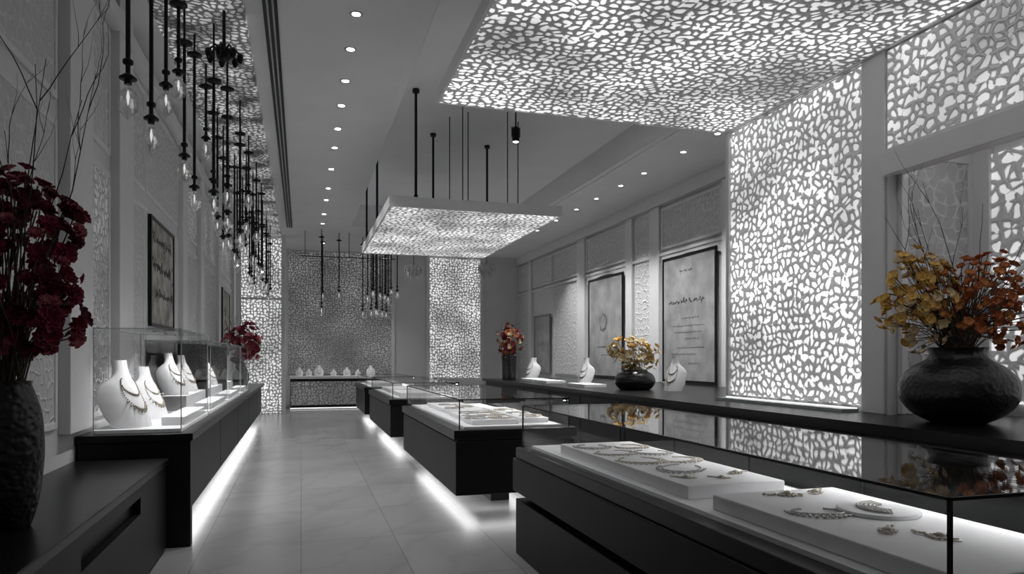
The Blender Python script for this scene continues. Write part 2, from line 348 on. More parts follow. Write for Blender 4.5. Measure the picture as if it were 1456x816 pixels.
def hang_panel(name,x0,x1,y0,y1,z,t,mat,label,rods,thin,ztop,sidew=.03):
    r=root(name,((x0+x1)/2,(y0+y1)/2,z),label,'ceiling panel')
    hx,hy=(x1-x0)/2,(y1-y0)/2
    obj('lattice_sheet',MB().box(-hx+sidew,hx-sidew,-hy+sidew,hy-sidew,.0,t-.02),mat,parent=r)
    m=MB(); m.box(-hx,-hx+sidew,-hy,hy,-.01,t); m.box(hx-sidew,hx,-hy,hy,-.01,t); m.box(-hx+sidew,hx-sidew,-hy,-hy+sidew,-.01,t); m.box(-hx+sidew,hx-sidew,hy-sidew,hy,-.01,t)
    m.box(-hx+sidew,hx-sidew,-hy+sidew,hy-sidew,t-.02,t)
    obj('panel_frame',m,M_trim,parent=r,label='white painted tray frame')
    for (x,y) in rods:
        m=MB(); X=x-(x0+x1)/2; Y=y-(y0+y1)/2
        m.cyl(X,Y,t,ztop-z,.02,10); m.cyl(X,Y,ztop-z-.05,ztop-z,.05,12); m.cyl(X,Y,t,t+.06,.03,10)
        obj('suspension_rod',m,M_metal,parent=r)
    for (x,y) in thin:
        m=MB(); m.cyl(x-(x0+x1)/2,y-(y0+y1)/2,t,ztop-z,.008,6)
        obj('suspension_wire',m,M_metal,parent=r)
hang_panel('hanging_lattice_panel',1.17,3.72,9.86,14.5,3.6,.14,LAT_ceil2,'suspended white tray with glowing lattice underside on black rods',
   [(1.56,10.0),(1.25,12.3),(1.25,14.3),(2.15,11.9),(3.2,12.3)],[(2.48,10.7),(2.35,10.5),(3.35,10.9),(2.25,11.0),(3.0,10.3)],5.3)
hang_panel('hanging_lattice_panel',1.37,4.9,.6,7.43,4.2,.12,LAT_ceil,'large suspended glowing lattice ceiling panel meeting the lattice column',
   [(1.6,4.5),(4.6,4.5)],[(4.7,7.2)],5.3)

# downlights
def make_downlight(loc,lab,grp,en=200,ang=1.5,bl=.9):
    r=root('ceiling_downlight',loc,lab,'downlight',grp)
    obj('trim_ring',MB().lathe([(.04,-.004),(.065,-.008),(.067,0),(.04,0)],20,cap0=False,cap1=False),M_trim,parent=r)
    obj('lens',MB().cyl(0,0,-.004,-.001,.04,20),M_lens,parent=r)
    ld=bpy.data.lights.new('downlight_beam','SPOT'); ld.energy=en; ld.spot_size=ang; ld.spot_blend=bl; ld.shadow_soft_size=.04
    lo=bpy.data.objects.new('downlight_beam',ld); COL.objects.link(lo); lo.parent=r; lo.location=(0,0,-.03)
    return r
dl=make_downlight((.5,6.84,ZC),'small recessed round ceiling spotlight','recessed ceiling spotlights',150)
for y in (5.9,7.64,8.53,9.38,10.35,11.3,12.6,14.05,15.1,16.6,17.8): copy_thing(dl,(.5,y,ZC))
dl2=make_downlight((5.8,9.0,ZC),'small recessed round ceiling spotlight','recessed ceiling spotlights',260,1.65,.8)
for y in (9.96,11.3,12.25,13.4,14.5,15.8,17.2): copy_thing(dl2,(5.8,y,ZC))
for p in [(2.2,19.2),(4.0,19.2),(5.4,19.4),(0.6,20.8),(2.0,20.8)]: copy_thing(dl,(p[0],p[1],ZC))
r=root('adjustable_spotlight',(3.13,10.3,5.3),'black cylindrical spotlight hanging from the raised ceiling','spotlight')
obj('stem',MB().cyl(0,0,-.3,0,.012,8).cyl(0,0,-.02,0,.05,12),M_metal,parent=r)
b=MB(); b.lathe([(.045,-.52),(.055,-.5),(.055,-.34),(.04,-.3)],16); b.box(-.065,-.055,-.02,.02,-.45,-.3); b.box(.055,.065,-.02,.02,-.45,-.3)
obj('lamp_head',b,M_metal,parent=r,rot=(.0,0,0)); obj('lens',MB().cyl(0,0,-.524,-.521,.04,16),M_lens,parent=r)

# ------------------------------------------------------------------ pendants
def pendant_src(loc,drop,disc,lab,grp,thick=.014):
    r=root('pendant_light',loc,lab,'pendant light',grp)
    obj('canopy',MB().lathe([(.018,-disc+.035),(.03,-disc+.022),(.07,-disc+.01),(.07,-disc-.006),(.022,-disc-.018)],18),M_metal,parent=r)
    m=MB(); m.cyl(0,0,-disc,0,.010,8); m.cyl(0,0,-drop,-disc,thick,10); m.cyl(0,0,-drop-.045,-drop,.022,12); m.lathe([(.018,-drop+.02),(.05,-drop-.005),(.05,-drop-.015),(.022,-drop-.015)],14)
    m.lathe([(.016,-drop+.11),(.03,-drop+.10),(.03,-drop+.08),(.016,-drop+.07)],12)
    obj('rod',m,M_metal,parent=r)
    g=MB().lathe([(.018,-drop-.045),(.024,-drop-.07),(.056,-drop-.11),(.066,-drop-.15),(.055,-drop-.2),(.028,-drop-.235),(.006,-drop-.26)],10,sm=False)
    obj('glass_bulb',g,M_bulb,parent=r,label='clear faceted glass drop bulb')
    f=MB(); f.lathe([(.003,-drop-.08),(.010,-drop-.12),(.006,-drop-.15),(.002,-drop-.17)],6)
    obj('filament',f,M_fil,parent=r)
    return r
G='black rod pendants with clear bulbs'; lab='slim black rod pendant with clear glass bulb'
variants=[pendant_src((-1.0,4.75,4.69),1.5,.2,lab,G),
          pendant_src((-1.0,5.44,4.69),1.52,.45,lab,G),
          pendant_src((-1.0,6.0,4.69),1.08,.3,lab,G),
          pendant_src((-1.0,6.9,4.69),1.38,.38,lab,G),
          pendant_src((-.8,7.3,4.69),1.6,.55,lab,G),
          pendant_src((-.98,6.45,4.69),.8,.25,lab,G),
          pendant_src((1.9,18.7,ZC),1.95,.2,'slim black rod pendant near the end wall',G)]
pp=[]
y=7.6; i=0
seq=[0,3,5,1,2,4,3,0,1,5,3,2,0,2,1,3,5,0,2,3,1,4,0,3,2,1]
while y<18.8:
    pp.append(((-1.0,-.72,-1.0,-.78)[i%4]+random.uniform(-.03,.03),y,seq[i%len(seq)])); y+=.36; i+=1
for x,y,v in pp: copy_thing(variants[v],(x,y,4.69),rz=random.random()*3)
for x,y,v in [(.5,18.6,6),(.55,19.4,0),(.95,19.0,0),(1.65,18.6,4),(1.78,19.0,6),(2.1,19.3,6),(2.2,18.8,4),(1.75,18.3,0),(2.05,18.2,4),(1.9,19.6,3),(2.25,19.7,6),(2.4,18.5,0),(1.6,19.5,6),(1.85,18.5,6),(2.3,19.0,3),(2.0,18.9,0)]:
    copy_thing(variants[v],(x,y,ZC),label='slim black rod pendant near the end wall')
r=root('pendant_rail',(1.0,18.9,4.1),'horizontal black bar hanging near the end wall','ceiling rail')
obj('bar',MB().tube([(-1.0,0,0),(1.4,0,0)],.012,8),M_metal,parent=r)
for x in (-.9,.2,1.3): obj('drop_rod',MB().cyl(x,0,0,.65,.008,8),M_metal,parent=r)
r=root('branching_ceiling_fixture',(-.68,7.0,4.69),'black branching cluster light on the ceiling panel','ceiling light')
m=MB(); m.cyl(0,0,-.35,0,.015,10); m.sphere((0,0,-.4),.07,14,8); obj('hub',m,M_metal,parent=r)
for k in range(7):
    a=k*2*math.pi/7; m=MB(); m.tube([(0,0,-.38),(.08*math.cos(a),.08*math.sin(a),-.33),(.14*math.cos(a),.14*math.sin(a),-.4)],.01,6); m.lathe([(.012,-.47),(.03,-.43),(.025,-.39),(.01,-.38)],10,.14*math.cos(a),.14*math.sin(a))
    obj('arm',m,M_metal,parent=r)
def chandelier(loc,top,lab):
    r=root('crystal_chandelier',loc,lab,'chandelier','small crystal chandeliers')
    obj('rod',MB().cyl(0,0,.1,top-loc[2],.01,8),M_metal,parent=r)
    m=MB()
    for rr,z in ((.22,.1),(.14,.0)): m.tube([(rr*math.cos(2*math.pi*i/16),rr*math.sin(2*math.pi*i/16),z) for i in range(16)],.008,5,closed=True)
    for i in range(4): m.tube([(0,0,.2),(.22*math.cos(i*1.57),.22*math.sin(i*1.57),.1)],.006,5)
    obj('ring_frame',m,M_gedge,parent=r)
    for i in range(14):
        a=i*2*math.pi/14; rr=.22 if i%2 else .14; z=.09 if i%2 else -.01
        obj('crystal_drop',MB().lathe([(.004,z-.0),(.022,z-.08),(.003,z-.26)],6,rr*math.cos(a),rr*math.sin(a)),M_silver,parent=r)
chandelier((2.9,19.0,3.85),ZC,'small crystal chandelier hanging near the end wall'); chandelier((4.8,18.5,3.9),ZC,'small crystal chandelier hanging near the end wall')

# ------------------------------------------------------------------ counters
def counter_left():
    r=root('wall_counter',(-1.24,11.8,0),'long black lacquered wall counter with glowing underside','counter')
    Y0,Y1=6.08-11.8,17.5-11.8
    obj('countertop',MB().box(-.40,.42,Y0,Y1,.84,.9),M_black,parent=r,bevel=.006)
    m=MB(); m.box(-.37,.34,Y0+.12,Y1-.05,.22,.84)
    obj('body',m,M_blackS,parent=r)
    obj('end_panel',MB().box(-.39,.40,Y0+.02,Y0+.12,0,.84),M_blackS,parent=r,bevel=.004)
    obj('plinth',MB().box(-.37,.05,Y0+.12,Y1-.2,0,.22),M_blackS,parent=r)
    obj('led_strip',MB().box(.10,.28,Y0+.3,Y1-.2,.21,.218),M_strip,parent=r,label='glowing white light strip')
    y=Y0+.3
    while y<Y1-.5:
        L=2.3; y1=min(y+L,Y1-.1)
        obj('door',MB().box(.34,.36,y,y1-.03,.25,.8),M_blackS,parent=r,bevel=.004); y=y1
counter_left()
r=root('low_cabinet',(-1.3,3.6,0),'low plain black cabinet with one long recessed slot beside the counter','cabinet')
obj('cabinet_top',MB().box(-.34,.32,-2.6,2.42,.67,.72),M_black,parent=r,bevel=.006)
m=MB(); m.box(-.32,.25,-2.58,2.4,.0,.67); obj('body',m,M_blackS,parent=r)
m=MB(); m.box(.25,.30,-2.58,2.4,.03,.48); m.box(.25,.30,-2.58,2.4,.59,.665); m.box(.25,.30,-2.58,.2,.48,.59); m.box(.25,.30,1.5,2.4,.48,.59)
obj('front_panel',m,M_blackS,parent=r)

r=root('wall_counter',(5.0,7.5,0),'long deep black counter running below the lattice column and artworks','counter')
m=MB(); X=lambda x:x-5.0; Y=lambda y:y-7.5
m.box(X(4.12),X(6.78),Y(7.44),Y(16.3),.95,1.0); m.box(X(4.12),X(4.89),Y(5.0),Y(7.44),.95,1.0); m.box(X(4.12),X(5.83),Y(-1.5),Y(4.94),.95,1.0); m.box(X(4.12),X(4.89),Y(4.94),Y(5.0),.95,1.0)
obj('countertop',m,M_black,parent=r)
m=MB(); m.box(X(4.2),X(6.75),Y(7.44),Y(16.25),.12,.95); m.box(X(4.2),X(4.89),Y(4.94),Y(7.44),.12,.95); m.box(X(4.2),X(5.8),Y(-1.4),Y(4.94),.12,.95)
obj('body',m,M_blackS,parent=r)
obj('plinth',MB().box(X(4.35),X(4.8),Y(-1.3),Y(16.1),0,.12),M_blackS,parent=r)
y=-1.3
while y<16:
    obj('door',MB().box(X(4.18),X(4.2),Y(y),Y(min(y+1.42,16.2)),.16,.9),M_blackS,parent=r,bevel=.003); y+=1.45
r=root('lit_base_tray',(4.8,6.3,1.0),'mirrored tray with glowing edge below the lattice column','tray')
obj('tray',MB().box(-.1,.09,-1.0,1.05,0,.03),M_gedge,parent=r); obj('led_strip',MB().box(.05,.075,-1.0,1.05,.03,.04),emis('led_strip_dim',1.2),parent=r)

r=root('end_display_counter',(1.1,21.6,0),'display counter with lattice front and glowing floor line','counter')
obj('body',MB().box(-1.4,1.3,-.3,.4,.08,.88),M_blackS,parent=r); obj('lattice_front',MB().box(-1.38,1.28,-.33,-.3,.12,.8),lattice('lattice_counter_front',(0,2),12,.1,(.2,.2,.2),gv=.2,web=.3),parent=r,label='dimly lit lattice front')
obj('countertop',MB().box(-1.42,1.32,-.36,.42,.88,.95),M_trim,parent=r); obj('led_strip',MB().box(-1.4,1.3,-.31,-.28,.02,.04),emis('led_strip_end',1.6),parent=r)
obj('plinth',MB().box(-1.38,1.28,-.26,.4,0,.08),M_blackS,parent=r)

# ------------------------------------------------------------------ island display cases
def glass_case(r,x0,x1,y0,y1,z0,z1,mull=(),post=M_metal,edge=.008,topmat=None):
    t=.008
    obj('glass_top',MB().box(x0,x1,y0,y1,z1-t,z1),topmat or M_glassTop,parent=r,label='clear glass top')
    for nm,bx in (('a',(x0,x0+t,y0,y1)),('b',(x1-t,x1,y0,y1)),('c',(x0+t,x1-t,y0,y0+t)),('d',(x0+t,x1-t,y1-t,y1))):
        obj('glass_side',MB().box(*bx,z0,z1-t),M_glass,parent=r)
    m=MB(); e=edge
    for x in (x0,x1-e):
        for y in (y0,y1-e): m.box(x-.001,x+e+.001,y-.001,y+e+.001,z0,z1+.001)
    for x in (x0,x1-e): m.box(x-.001,x+e+.001,y0,y1,z1-e,z1+.001)
    for y in (y0,y1-e): m.box(x0,x1,y-.001,y+e+.001,z1-e,z1+.001)
    for y in mull: m.box(x0-.001,x0+.005,y-.004,y+.004,z0,z1)
    obj('edge_frame',m,post,parent=r,label='thin edge frame')
def island(x0,x1,y0,y1,zb,zs,zd,zg,label,big=False):
    cx,cy=(x0+x1)/2,(y0+y1)/2; hx,hy=(x1-x0)/2,(y1-y0)/2
    r=root('display_case',(cx,cy,0),label,'display case','black island display cases')
    if big:
        obj('lower_base',MB().box(-hx+.0,hx,-hy,hy,0,.42),M_blackS,parent=r,bevel=.006)
        obj('recess',MB().box(-hx+.08,hx-.08,-hy+.08,hy-.08,.42,.48),M_metal,parent=r)
        obj('body',MB().box(-hx-.02,hx+.02,-hy-.02,hy+.02,.48,.73),M_blackS,parent=r,bevel=.008)
        obj('cap_frame',MB().box(-hx+.0,hx-.0,-hy+.0,hy-.0,.73,zd),M_black,parent=r,bevel=.006)
    else:
        obj('plinth',MB().box(-hx+.5,hx-.5,-hy+.6,hy-.6,0,zb),M_blackS,parent=r)
        m=MB(); a,b_=.14,.32
        m.box(-hx+a,-hx+b_,-hy+a,hy-a,zb-.01,zb-.001); m.box(hx-b_,hx-a,-hy+a,hy-a,zb-.01,zb-.001); m.box(-hx+b_,hx-b_,-hy+a,-hy+b_,zb-.01,zb-.001)
        obj('led_strip',m,M_strip,parent=r,label='glowing white light strip')
        obj('body',MB().box(-hx,hx,-hy,hy,zb,zs-.06),M_blackS,parent=r,bevel=.006)
        obj('groove',MB().box(-hx+.015,hx-.015,-hy+.015,hy-.015,zs-.06,zs-.04),M_metal,parent=r)
        obj('cap_frame',MB().box(-hx-.02,hx+.02,-hy-.02,hy+.02,zs-.04,zd),M_black,parent=r,bevel=.006)
    obj('display_deck',MB().box(-hx+.1,hx-.1,-hy+.1,hy-.1,zd,zd+.02),M_deck,parent=r,label='white lit display deck')
    glass_case(r,-hx+.04,hx-.04,-hy+.04,hy-.04,zd,zg)
    m=MB().box(hx-.1,hx-.052,-hy+.06,hy-.06,zg-.03,zg-.009); m.box(hx-.1,hx-.096,-hy+.06,hy-.06,zg-.042,zg-.03)
    obj('fill_strip_rail',m,M_metal,parent=r)  # rail and lip added to screen the strip from view
    m=MB(); m.box(hx-.078,hx-.056,-hy+.1,hy-.1,zg-.034,zg-.0301)
    obj('case_fill_strip',m,M_caseFill,parent=r,label='slim fill light strip added under the glass top')  # strip added to brighten the deck and trays
    return r
island(1.58,2.52,1.4,5.2,.1,.75,.81,1.133,'large black island display case with glass top holding jewellery trays',big=True)
island(1.4,2.6,6.55,10.1,.19,.76,.81,1.1,'black island display case with glass top and glowing underside')
island(1.4,2.6,11.66,15.3,.19,.76,.81,1.08,'black island display case with glass top')
island(1.4,2.6,16.5,19.2,.19,.76,.81,1.05,'black island display case near the end wall')

# ------------------------------------------------------------------ vitrines left
vl=bpy.data.lights.new('vitrine_fill_spot','SPOT'); vl.energy=11; vl.spot_size=2.4; vl.spot_blend=.8; vl.shadow_soft_size=.03  # spots added to brighten the vitrine contents
for k,(y0,y1,zg) in enumerate(((6.2,7.9,.83),(8.1,9.9,.78),(10.1,11.9,.78),(12.1,13.6,.78))):
    r=root('glass_vitrine',(-1.22,(y0+y1)/2,.9),'frameless clear glass vitrine with lit white base on the counter','vitrine','glass vitrines on the wall counter')
    h=(y1-y0)/2
    obj('base',MB().box(-.33,.3,-h,h,0,.03),M_deck,parent=r,bevel=.003)
    glass_case(r,-.33,.3,-h,h,.03,zg,post=M_gedge,edge=.005,topmat=M_glass)
    for yy in (-h*.62,0,h*.62):
        obj('fill_puck',MB().cyl(.05,yy,zg-.02,zg-.0085,.018,16),M_gedge,parent=r)  # disc added above each fill spot; it does not glow itself
        lo=bpy.data.objects.new('vitrine_fill_spot',vl); COL.objects.link(lo); lo.parent=r; lo.location=(.05,yy,zg-.03)
    obj('display_tray',MB().box(-1.12,-.94,y0+.3,y1-.12,.93,1.0),M_deck,label='low white display block inside the vitrine',cat='display tray',group='white display blocks in vitrines',bevel=.004)
    if k: obj('display_riser',MB().box(-1.53,-1.17,y0+.1,y1-.1,.93,1.09),M_deck,label='raised white display block inside the vitrine',cat='display block',group='raised white blocks in vitrines',bevel=.004)

# ------------------------------------------------------------------ busts
PROF=[(0,.2,.04,.16),(.06,.205,.042,.15),(.2,.22,.044,.12),(.38,.225,.044,.08),(.52,.215,.042,.045),(.62,.185,.04,.02),(.69,.14,.038,.002),(.75,.1,.038,-.014),(.82,.078,.04,-.028),(.95,.072,.04,-.045),(1,.076,.043,-.05)]
def prof_at(t):
    for a,b in zip(PROF,PROF[1:]):
        if a[0]<=t<=b[0]:
            k=(t-a[0])/(b[0]-a[0]); return [a[i]+(b[i]-a[i])*k for i in range(4)]
    return PROF[-1]
HB=.52; CURL=.6
def bust_mesh(h=HB):
    rings=[]; n=24
    for j in range(25):
        t=j/24; _,wy,wx,off=prof_at(t)
        ring=[]
        for i in range(n):
            a=2*math.pi*i/n; y=wy*math.sin(a); ring.append((off+wx*math.cos(a)-CURL*y*y/.2*min(1,wy/.12),y,t*h))
        rings.append(ring)
    return MB().loft(rings)
bm_=mesh_of(bust_mesh(),'necklace_bust',M_bust)
def neck_mesh(h=HB):
    m=MB(); n=38
    for drop,r0 in ((.26,.012),(.15,.008)):
        for k in range(n):
            a=-2.3+4.6*k/(n-1)
            zz=(.78-drop)*h-drop*h*math.cos(a)
            yy=(.1 if drop>.2 else .085)*math.sin(a)
            t=max(0,zz/h); _,wy,wx,off=prof_at(t)
            s=max(-1,min(1,yy/wy)); x=off+wx*math.sqrt(max(0,1-s*s))-CURL*yy*yy/.2*min(1,wy/.12)
            m.sphere((x+.004,yy,zz),.006 if abs(a)>.8 else r0,6,4)
            if drop>.2 and abs(a)<1.3 and k%2: m.sphere((x+.010,yy*1.12,zz-.02),.008,6,4)
    return m
nm_=mesh_of(neck_mesh(),'necklace',pbr('antique_gold_beads',(.42,.38,.31),.3,metal=.45,noise=.3,nscale=60))
def bust(x,y,z,rz=0,s=(1,1,1),lab='white necklace display bust on the counter',neck=True):
    if not isinstance(s,tuple): s=(s,s,s)
    o=obj('necklace_bust',bm_,None,loc=(x,y,z),label=lab,cat='display bust',group='white necklace busts',rot=(0,0,rz)); o.scale=s
    if neck:
        k=obj('necklace',nm_,None,loc=(x,y,z),label='beaded necklace draped on a white bust',cat='necklace',group='necklaces on busts',rot=(0,0,rz)); k.scale=s
LV='white necklace display bust inside the glass vitrine'
for x,y,z,s,rz in ((-1.39,6.5,.93,1.05,-.4),(-1.37,7.3,.93,.93,-.4),(-1.36,8.5,1.09,.88,-.4),(-1.36,9.35,1.09,.84,-.4),(-1.35,10.5,1.09,.88,-.4),(-1.35,11.4,1.09,.84,-.4),(-1.35,12.7,1.09,.88,-.4)):
    bust(x,y,z,rz,s,LV)
LR='white necklace display bust on the long black counter'
for x,y,s in ((5.35,9.45,1.0),(5.1,12.3,.95),(4.95,15.1,.95),(5.2,15.7,.95)): bust(x,y,1.0,math.pi+.6,(s,s*.75,s),LR)
for x,s in ((-.05,.5),(.22,.42),(.5,.62),(.92,.4),(1.3,.5),(1.62,.38),(2.0,.6)): bust(x,21.5,.95,-math.pi/2,s,'small white necklace bust on the end counter')
for x,y in ((4.7,13.2),(4.75,14.2),(4.7,11.3)):
    obj('display_tray',MB().box(-.2,.2,-.4,.4,0,.05),M_deck,loc=(x,y,1.0),label='low white display block on the black counter',cat='display tray',group='white display blocks on the counter',bevel=.004)

# ------------------------------------------------------------------ trays and jewellery in islands
def tray(x0,x1,y0,y1,z0,z1,lab,grp='white jewellery trays'):
    return obj('jewellery_tray',MB().box(-(x1-x0)/2,(x1-x0)/2,-(y1-y0)/2,(y1-y0)/2,0,z1-z0),M_deck,loc=((x0+x1)/2,(y0+y1)/2,z0),label=lab,cat='jewellery tray',group=grp,bevel=.006)
ZT=.895
tray(1.74,2.28,2.95,4.65,.83,ZT,'white slab tray holding beaded necklaces'); tray(1.74,2.38,1.5,2.74,.83,ZT,'white slab tray holding earrings and a necklace')
def neck_flat(a,b,r,seed,drops=True,open_=.5):
    rnd=random.Random(seed); m=MB(); n=56
    for k in range(n):
        t=open_+(2*math.pi-2*open_)*k/(n-1); rr=r*(1+.5*math.exp(-((k-n/2)/11)**2))
        x=a*math.cos(t); y=b*math.sin(t); m.sphere((x,y,rr*.7),rr,6,4,sz=.7)
        if drops and k%2==0 and abs(k-n/2)<19:
            l=.014+.012*math.exp(-((k-n/2)/9)**2)
            m.sphere((x+math.cos(t)*l,y+math.sin(t)*l,rr*.6),rr*.8,6,4,sz=.7); m.sphere((x+math.cos(t)*l*1.8,y+math.sin(t)*l*1.8,rr*.7),rr*1.1,6,4,sz=.6)
    return m
def necklace(x,y,z,a,b,r,rz,seed,lab,mat=None,drops=True):
    obj('necklace',neck_flat(a,b,r,seed,drops),mat or M_gold,loc=(x,y,z+.0005),rot=(0,0,rz),label=lab,cat='necklace',group='necklaces on white trays')
NL='pale gold beaded necklace laid on a white tray'
for i,(x,y,a,b,rz) in enumerate([(1.88,4.42,.1,.1,1.2),(2.12,4.36,.09,.1,2.2),(1.9,4.1,.1,.12,1.7),(2.13,4.05,.09,.11,1.2),(1.9,3.76,.12,.12,1.5),(2.13,3.72,.09,.12,2.0),(1.98,3.42,.14,.1,.8)]):
    necklace(x,y,ZT,a,b,.0055,rz,i,NL,M_gold if i%3 else M_silver)
def cluster(x,y,z,s,seed,lab,name='earring',cat='earring',mat=None):
    rnd=random.Random(seed); m=MB()
    m.sphere((0,0,.010*s),.016*s,8,5,sz=.6)
    for k in range(10):
        a=k*math.pi/5; m.sphere((.027*s*math.cos(a),.027*s*math.sin(a),.005*s),.008*s,6,4,sz=.6)
    for k in range(5):
        m.sphere((.036*s+k*.012*s,(k-2)*.004*s*(1 if k%2 else -1),.005*s),.008*s,6,4,sz=.6)
    m.tube([(-.045*s,-.02*s,.004*s),(-.06*s,.0,.004*s),(-.045*s,.02*s,.004*s),(-.03*s,0,.004*s)],.003*s,5,closed=True)
    obj(name,m,mat or M_gold,loc=(x,y,z+.0005),rot=(0,0,rnd.random()*3),label=lab,cat=cat,group='earrings and brooches on trays')
for i,(x,y,s) in enumerate([(1.85,3.15,.9),(2.17,3.2,1.0),(2.04,2.62,1.2),(2.2,2.64,1.0),(1.95,1.98,1.0),(2.05,1.86,1.1),(2.02,3.1,.8)]):
    cluster(x,y,ZT,s,i,'small jewelled earring lying on a white tray')
obj('round_display_stand',MB().lathe([(.145,0),(.15,.004),(.15,.012),(.145,.016)],36),M_deck,loc=(2.16,2.24,ZT),label='thin round white display disc on the tray',cat='display stand')
m=MB()
for j,rr in enumerate((.055,.07,.085,.1,.115)):
    n=20+6*j
    for k in range(n):
        t=-.5+2.6*k/(n-1); m.sphere((rr*math.cos(t)-.03,rr*math.sin(t)-.03,.005),.0055,6,4,sz=.8)
obj('necklace',m,M_silver,loc=(2.16,2.24,ZT+.0165),rot=(0,0,1.9),label='silver fan-shaped collar necklace on a round white disc',cat='necklace',group='necklaces on white trays')
necklace(1.93,2.3,ZT,.06,.1,.0062,1.3,22,'silver beaded bracelet on a white tray',M_silver)
for (x0,x1,y0,y1) in ((1.62,2.1,6.8,7.9),(1.65,2.12,8.1,9.6),(2.15,2.45,6.9,8.5)):
    tray(x0,x1,y0,y1,.83,.88,'white slab tray in the black island case')
for i,(x,y) in enumerate([(1.73,6.98),(1.97,7.0),(1.76,7.33),(1.98,7.38),(1.76,7.7),(2.3,7.1),(2.3,7.5),(2.3,8.0),(1.8,8.4),(2.0,8.7),(1.85,9.1),(1.98,7.75)]):
    necklace(x,y,.88,.09,.1,.008,i*.7,40+i,'pale gold necklace in the black island case',M_gold if i%2 else M_silver)
for (x0,x1,y0,y1) in ((1.6,2.3,12.0,13.2),(1.6,2.3,13.5,14.8)): tray(x0,x1,y0,y1,.83,.9,'white slab tray in the rear island case')
tray(1.6,2.3,16.8,18.6,.83,.9,'white slab tray in the end island case')

# ------------------------------------------------------------------ framed art
def ribbon(m,pts,w,x):
    for k in range(len(pts)-1):
        (y0,z0),(y1,z1)=pts[k],pts[k+1]; dy,dz=y1-y0,z1-z0; l=math.hypot(dy,dz) or 1
        wy,wz=-dz/l*w,dy/l*w; s=.35+.65*abs(math.sin(k*.7))
        m.add([(x,y0-wy*s,z0-wz*s),(x,y1-wy*s,z1-wz*s),(x,y1+wy*s,z1+wz*s),(x,y0+wy*s,z0+wz*s)],[(0,1,2,3)])
def script_line(m,rnd,y0,y1,z,h,x,w):
    """one running line of cursive strokes; letters stay narrow and joined on a baseline"""
    y=y0
    while y<y1:
        L=rnd.uniform(1.2,3.5)*h; n=int(10+L/h*5); ph=rnd.random()*6; pts=[]
        for i in range(n+1):
            t=i/n; u=t*L/h*3.2+ph
            pts.append((min(y+L*t+.18*h*math.sin(u*2),y1+.02), z+h*(.32*math.sin(u)+.22*math.sin(u*1.9+1)+(.45 if (i*7+int(ph*3))%9==0 else 0))))
        ribbon(m,pts,w,x)
        for _ in range(rnd.randint(0,2)):
            c=y+rnd.random()*L; zz=z+rnd.choice((-1,1))*h*.9; m.add([(x,c,zz-w*1.3),(x,c+w*1.3,zz),(x,c,zz+w*1.3),(x,c-w*1.3,zz)],[(0,1,2,3)])
        y+=L+rnd.uniform(.3,1.0)*h
def art(xw,dirn,y0,y1,z0,z1,lines,label,ring=None,paper=M_paper,tilt=0,fm=None,fw=.045,marks=M_ink):
    cy=(y0+y1)/2; hy=(y1-y0)/2; H=z1-z0
    r=root('framed_artwork',(xw,cy,z0),label,'framed artwork'); r.rotation_euler=(0,tilt,0)
    d=dirn
    def bx(m,a,b,*q):
        a,b=sorted((a*d,b*d)); m.box(a,b,*q); return m
    f=fw; m=MB(); bx(m,0,.035,-hy,-hy+f,0,H); bx(m,0,.035,hy-f,hy,0,H); bx(m,0,.035,-hy+f,hy-f,0,f); bx(m,0,.035,-hy+f,hy-f,H-f,H)
    obj('frame',m,fm or M_black,parent=r,bevel=.004)
    obj('canvas',bx(MB(),0,.02,-hy+f,hy-f,f,H-f),paper,parent=r)
    m=MB(); rnd=random.Random(int(y0*10)); x=.022*d
    for (a,b,zz,h,w) in lines: script_line(m,rnd,-hy+a*2*hy,-hy+b*2*hy,zz*H,h,x,w)
    if ring:
        a,zz,R=ring; c=-hy+a*2*hy
        for j in range(3):
            ribbon(m,[(c+(R*(.7+.15*j)+rnd.uniform(-.02,.02))*math.cos(t*.3+j),zz*H+(R*(.7+.15*j)+rnd.uniform(-.02,.02))*math.sin(t*.3+j)) for t in range(17)],.006,x)
        for t in range(24):
            q=rnd.uniform(.7,1.0); ribbon(m,[(c+R*q*math.cos(t*.262),zz*H+R*q*math.sin(t*.262)),(c+R*(q+.25)*math.cos(t*.262+.1),zz*H+R*(q+.25)*math.sin(t*.262+.1))],.006,x)
    if m.v: obj('calligraphy',m,marks,parent=r,label='dark brushed calligraphy')
art(XR-.055,-1,10.62,12.5,1.03,3.42,[(.42,.65,.87,.05,.010),(.2,.85,.63,.075,.012),(.3,.62,.5,.03,.004),(.2,.8,.44,.03,.004),(.25,.75,.39,.03,.004),(.3,.55,.34,.03,.004),(.2,.7,.27,.03,.004),(.35,.8,.22,.03,.004),(.3,.5,.15,.03,.004)],'black-framed grey sheet with dark calligraphy lines')
art(XR-.055,-1,14.3,16.25,1.03,3.4,[(.35,.7,.3,.04,.007),(.4,.6,.22,.03,.005)],'black-framed grey sheet with ring emblem and script',ring=(.55,.55,.22))
art(XR-.055,-1,19.1,20.5,1.02,2.75,[(.3,.7,.5,.05,.006)],'small grey framed sheet leaning against the wall',fm=M_greyframe)
art(XL+.02,1,8.7,10.2,1.85,3.1,[(.1,.9,.8,.08,.02),(.1,.8,.55,.1,.025),(.2,.9,.3,.08,.02)],'black-framed abstract collage on the panelled wall',paper=M_art,fw=.04)
art(XL+.02,1,16.2,17.8,1.7,3.0,[],'black-framed dark picture on the panelled wall',paper=M_art)

